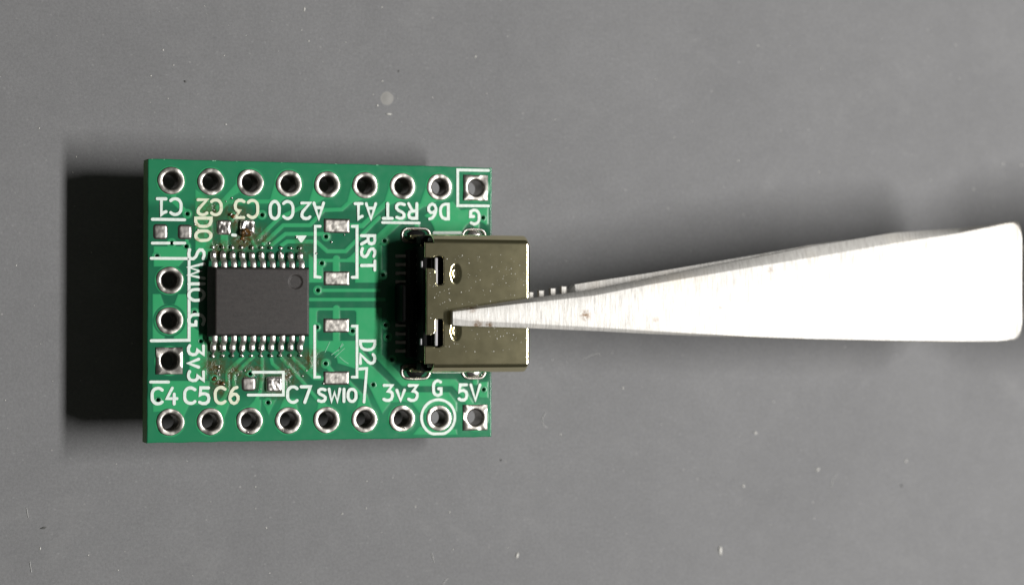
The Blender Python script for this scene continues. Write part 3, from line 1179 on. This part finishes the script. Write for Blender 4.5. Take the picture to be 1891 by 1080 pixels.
UP = [(836.5, 572.5, 576, 588.5, 600.5), (860, 568.5, 573, 592, 602), (960, 553, 561, 597, 605), (1100, 534, 545, 604.5, 611), (1200, 514, 525, 611, 616.5),
      (1300, 494, 508, 617, 621), (1400, 475, 491, 622, 624.5), (1500, 455, 475, 625.5, 627.5), (1650, 430, 449, 628.5, 630.5), (1780, 420.5, 429, 630, 631.5),
      (1840, 413, 417, 629.5, 631)]
ZTIP, ZFAR = 3.82, 4.05


def upper_section(px, y0, y1, y2, y3, dz=0.0, th=None):
    f = (px - 836.5) / (1885 - 836.5)
    zt = ZTIP + (ZFAR - ZTIP) * f + dz
    zb = UH + .015 + .02 * f + dz
    a = U(px, y0, zt - .20 - .06 * f)
    b = U(px, y1, zt)
    c = U(px, y2, zt)
    d = U(px, y3, zt - .10)
    b1 = (b[0], b[1] + .02, zt - .012)
    sec = [a, b1, (b[0], b[1] - .05, zt + .004), (c[0], c[1] + .05, zt + .004), (c[0], c[1] - .01, zt - .012), d,
           (d[0], d[1] + .01, zb + .05), (d[0], d[1] + .06, zb), (a[0], a[1] - .06, zb), (a[0], a[1] - .01, zb + .05)]
    return sec


st_ = [upper_section(*r) for r in interp(UP, 70)]
# rounded tip
tip = upper_section(*UP[0])
cyy = sum(p[1] for p in tip) / len(tip)
czz = UH + .2
st_ = [[(p[0] - .05, cyy + (p[1] - cyy) * .8, czz + (p[2] - czz) * .86) for p in tip]] + st_
# shoulder at the far end of the ground blade, then a narrower neck
for px, e in ((1858, (410, 413, 628, 630)), (1872, (408, 412, 625.5, 628.5)), (1880, (411, 417, 620, 624)), (1885, (419, 427, 610, 616)), (1887, (432, 440, 598, 606))):
    st_.append(upper_section(px, *e))
neck = [(1888.5, (450, 456, 582, 588), -.45), (1930, (460, 466, 568, 575), 1.2), (1990, (455, 462, 566, 573), 1.6), (2080, (405, 415, 610, 620), 1.7), (2190, (390, 400, 612, 622), 1.8), (2700, (330, 340, 560, 570), 2.0), (3600, (330, 336, 470, 476), .2)]
for px, e, dz in neck:
    st_.append(upper_section(px, *e, dz=dz))
arm = put('upper_arm', blade(st_, 'upper_arm'), M_steel, tw, ORG[tw.name])
arm['label'] = 'upper tweezer arm, white with glare'

# lower arm: enters the socket's mouth just under the shell, a little further up the picture
LO = [(985, 547, 4), (1050, 538, 4), (1056, 526, 0), (1100, 519, 0), (1200, 504, 0), (1300, 487, 0), (1400, 470, 0), (1500, 452, 0), (1560, 444, 0), (1650, 434, 0), (1780, 427, 0), (1850, 418, 0)]
ZL = UH - .30


def lower_section(px, y0, yb, zt, th=.75, inset=.10):
    a = U(px, y0, zt)
    b = U(px, yb, zt)
    return [(a[0], a[1] - .01, zt - .14), (a[0], a[1] - .62, zt), (b[0], b[1] + .09, zt), (b[0], b[1], zt - .08), (b[0], b[1] + .02, zt - th), (a[0], a[1] - .02, zt - th)]


rows = [lower_section(905, 570, 590, ZL, .4), lower_section(975, 553, 596, ZL, .5)]
for px in np.linspace(990, 1850, 60):
    y0 = float(np.interp(px, [t[0] for t in LO], [t[1] for t in LO]))
    if px < 1054:
        y0 += 3.5
    yb = float(np.interp(px, [r[0] for r in UP], [r[4] for r in UP])) - 10
    rows.append(lower_section(px, y0, yb, ZL - (0.0 if px > 1054 else .10)))
for px, y0, yb in ((1870, 420, 612), (1885, 440, 598), (1892, 460, 575), (1990, 460, 570), (2040, 415, 610), (2150, 400, 612), (2700, 340, 560), (3600, 333, 472)):
    rows.append(lower_section(px, y0, yb, ZL))
larm = put('lower_arm', blade(rows, 'lower_arm'), M_steel, tw, ORG[tw.name])
larm['label'] = 'lower tweezer arm with gripping teeth, entering the socket'
for px in (981, 1000.5, 1022, 1042):
    y0 = float(np.interp(px, [985, 1040], [538.5, 528]))
    a = U(px, y0, ZL + .02)
    bm = bmesh.new()
    hx, dy = .23, 1.25
    pts = [(-hx * 1.15, -.16), (-hx * .75, 0), (hx * .6, .01), (hx * 1.1, -.16)]
    f0 = [bm.verts.new((x, 0 if z < 0 else -.05, z)) for x, z in pts]
    f1 = [bm.verts.new((x + .03, -dy, z)) for x, z in pts]
    bm.faces.new(f0)
    bm.faces.new(f1)
    for q in range(4):
        q2 = (q + 1) % 4
        bm.faces.new((f0[q], f0[q2], f1[q2], f1[q]))
    for v_ in bm.verts:
        v_.co.z += .6 * v_.co.y if v_.co.y > -.1 else -.0
    put('tooth', finish(bm, 'tooth', False), M_steel, larm, (a[0], a[1], ZL + .02))

# ------------------------------------------------------------------ dust and lint on the mat
FL = -LIFT
bm = bmesh.new()


def flake(px, py, r, el=1.0, ang=0.0, hh=.3):
    x, y, _ = U(px, py, FL)
    r_ = bmesh.ops.create_icosphere(bm, subdivisions=1, radius=1.0)
    c, s = math.cos(ang), math.sin(ang)
    for v in r_['verts']:
        k = 1 + .4 * nz(v.co.x + px, v.co.y + py, v.co.z, 1.1)
        a, b = v.co.x * r * el * k, v.co.y * r * k
        v.co = (x + a * c - b * s, y + a * s + b * c, FL + max(-.2, v.co.z) * r * hh + .004)


for px, py, r, el, an in [(301, 93, .06, 1.4, 1.6), (414, 103, .05, 1, 0), (562, 18, .06, 3.2, 1.5), (557, 56, .04, 1.4, 2), (570, 76, .05, 1.4, 2), (417, 230, .07, 1, 0),
                          (72, 237, .06, 1, 0), (697, 195, .08, 1.2, 0), (718, 211, .07, 3.2, 0), (878, 105, .06, 2.2, 1.1), (706, 150, .06, 1.4, 1), (30, 490, .06, 1, 0),
                          (1363, 297, .07, 1, 0), (1798, 349, .07, 1, 0), (1852, 303, .08, 1.2, 0), (1886, 305, .08, 1, 0), (1395, 799, .10, 1.6, 2.5), (1510, 867, .10, 2.0, .6), (1373, 897, .10, 1.4, 2),
                          (1673, 851, .10, 1.2, 1), (1035, 802, .06, 1, 0), (955, 1025, .12, 2.2, 1.4), (1330, 1015, .16, 2.6, 1.6), (1020, 664, .05, 1, 0), (677, 888, .05, 1, 0), (676, 938, .05, 1, 0),
                          (632, 948, .05, 1.6, 1), (472, 938, .04, 1, 0), (767, 935, .05, 2, 1.2), (830, 945, .06, 1, 0), (218, 1052, .05, 1, 0), (74, 1012, .06, 2, 1.3), (1150, 716, .06, 1.8, 2.3), (1560, 640, .05, 1, 0)]:
    flake(px, py, r, el, an)
for q in range(170):
    flake(random.uniform(-30, 1920), random.uniform(-30, 1110), random.choice([.02, .025, .03, .035, .045]), random.uniform(1, 1.8), random.uniform(0, 3.1))
o = put('dust', finish(bm, 'dust'), M_dust, None)
o['kind'] = 'stuff'
o['label'] = 'pale dust specks scattered over the grey mat'
bm = bmesh.new()
dx0, dy0, _ = U(715, 182, FL)
lathe(bm, [(.03, .034)] + [(.46 * k / 8, .035 * math.cos(math.pi / 2 * k / 8) ** 2 + .001) for k in range(1, 9)], 32,
      lambda i, a: (.05 * nz(math.cos(a), math.sin(a), 2.0, 1.2) * i / 8, 0))
bm.faces.new([v for v in bm.verts if math.hypot(v.co.x, v.co.y) < .04])
for v in bm.verts:
    v.co = (v.co.x + dx0, v.co.y + dy0, v.co.z + FL)
M_blob = Mat('pale_drop', (.235, .23, .22), .7)
o = put('dried_drop', finish(bm, 'dried_drop'), M_blob, None)
o['label'] = 'single pale dried drop on the mat above the board'
o['category'] = 'drop'
bm = bmesh.new()
for a in [(342, 151, .08, 1.3, 0), (80, 974, .09, 2.4, .2), (1665, 896, .09, 1.3, 0), (925, 849, .07, 1.3, 1), (736, 132, .07, 1, 0)]:
    flake(*a)
o = put('grit', finish(bm, 'grit'), M_grit, None)
o['kind'] = 'stuff'
o['label'] = 'few dark grit specks on the grey mat'


def fibre(pxs, rad):
    bm = bmesh.new()
    P = [Vector(U(px, py, FL + .02)) for px, py in pxs]
    # smooth
    for _ in range(3):
        Q = [P[0]]
        for a, b in zip(P[:-1], P[1:]):
            Q += [a * .75 + b * .25, a * .25 + b * .75]
        Q.append(P[-1])
        P = Q
    rows = []
    for i, p in enumerate(P):
        t = (P[min(i + 1, len(P) - 1)] - P[max(i - 1, 0)]).normalized()
        n = Vector((-t.y, t.x, 0))
        rows.append([bm.verts.new(p + (n * math.cos(a) + Vector((0, 0, 1)) * math.sin(a)) * rad) for a in [q * math.pi / 2.5 for q in range(5)]])
    for A, B in zip(rows[:-1], rows[1:]):
        for q in range(5):
            bm.faces.new((A[q], A[(q + 1) % 5], B[(q + 1) % 5], B[q]))
    return finish(bm, 'lint_fibre')


for pxs, rad, lab in [
        ([(1008, 761), (1000, 775), (1003, 785), (1010, 789)], .022, 'short curled pale fibre on the mat below the metal socket'),
        ([(1075, 664), (1092, 655), (1106, 652), (1109, 658)], .016, 'thin bent fibre on the mat just below the tweezers near the socket'),
        ([(49, 937), (52, 955)], .018, 'short straight fibre on the mat near the lower left corner'),
        ([(797, 1020), (802, 1038)], .022, 'short straight fibre on the mat below the board, nearest the bottom edge'),
        ([(817, 1080), (823, 1070), (828, 1067)], .02, 'small bent fibre cut by the bottom edge of the picture'),
        ([(1536, 900), (1537, 885), (1545, 875)], .018, 'faint curved fibre on the mat in the lower right'),
        ([(55, 1036), (58, 1056)], .02, 'short fibre on the mat in the lower left, the lower of two')]:
    o = put('lint_fibre', fibre(pxs, rad), M_lint, None)
    o['label'] = lab
    o['category'] = 'fibre'
    o['group'] = 'lint fibres on the mat'
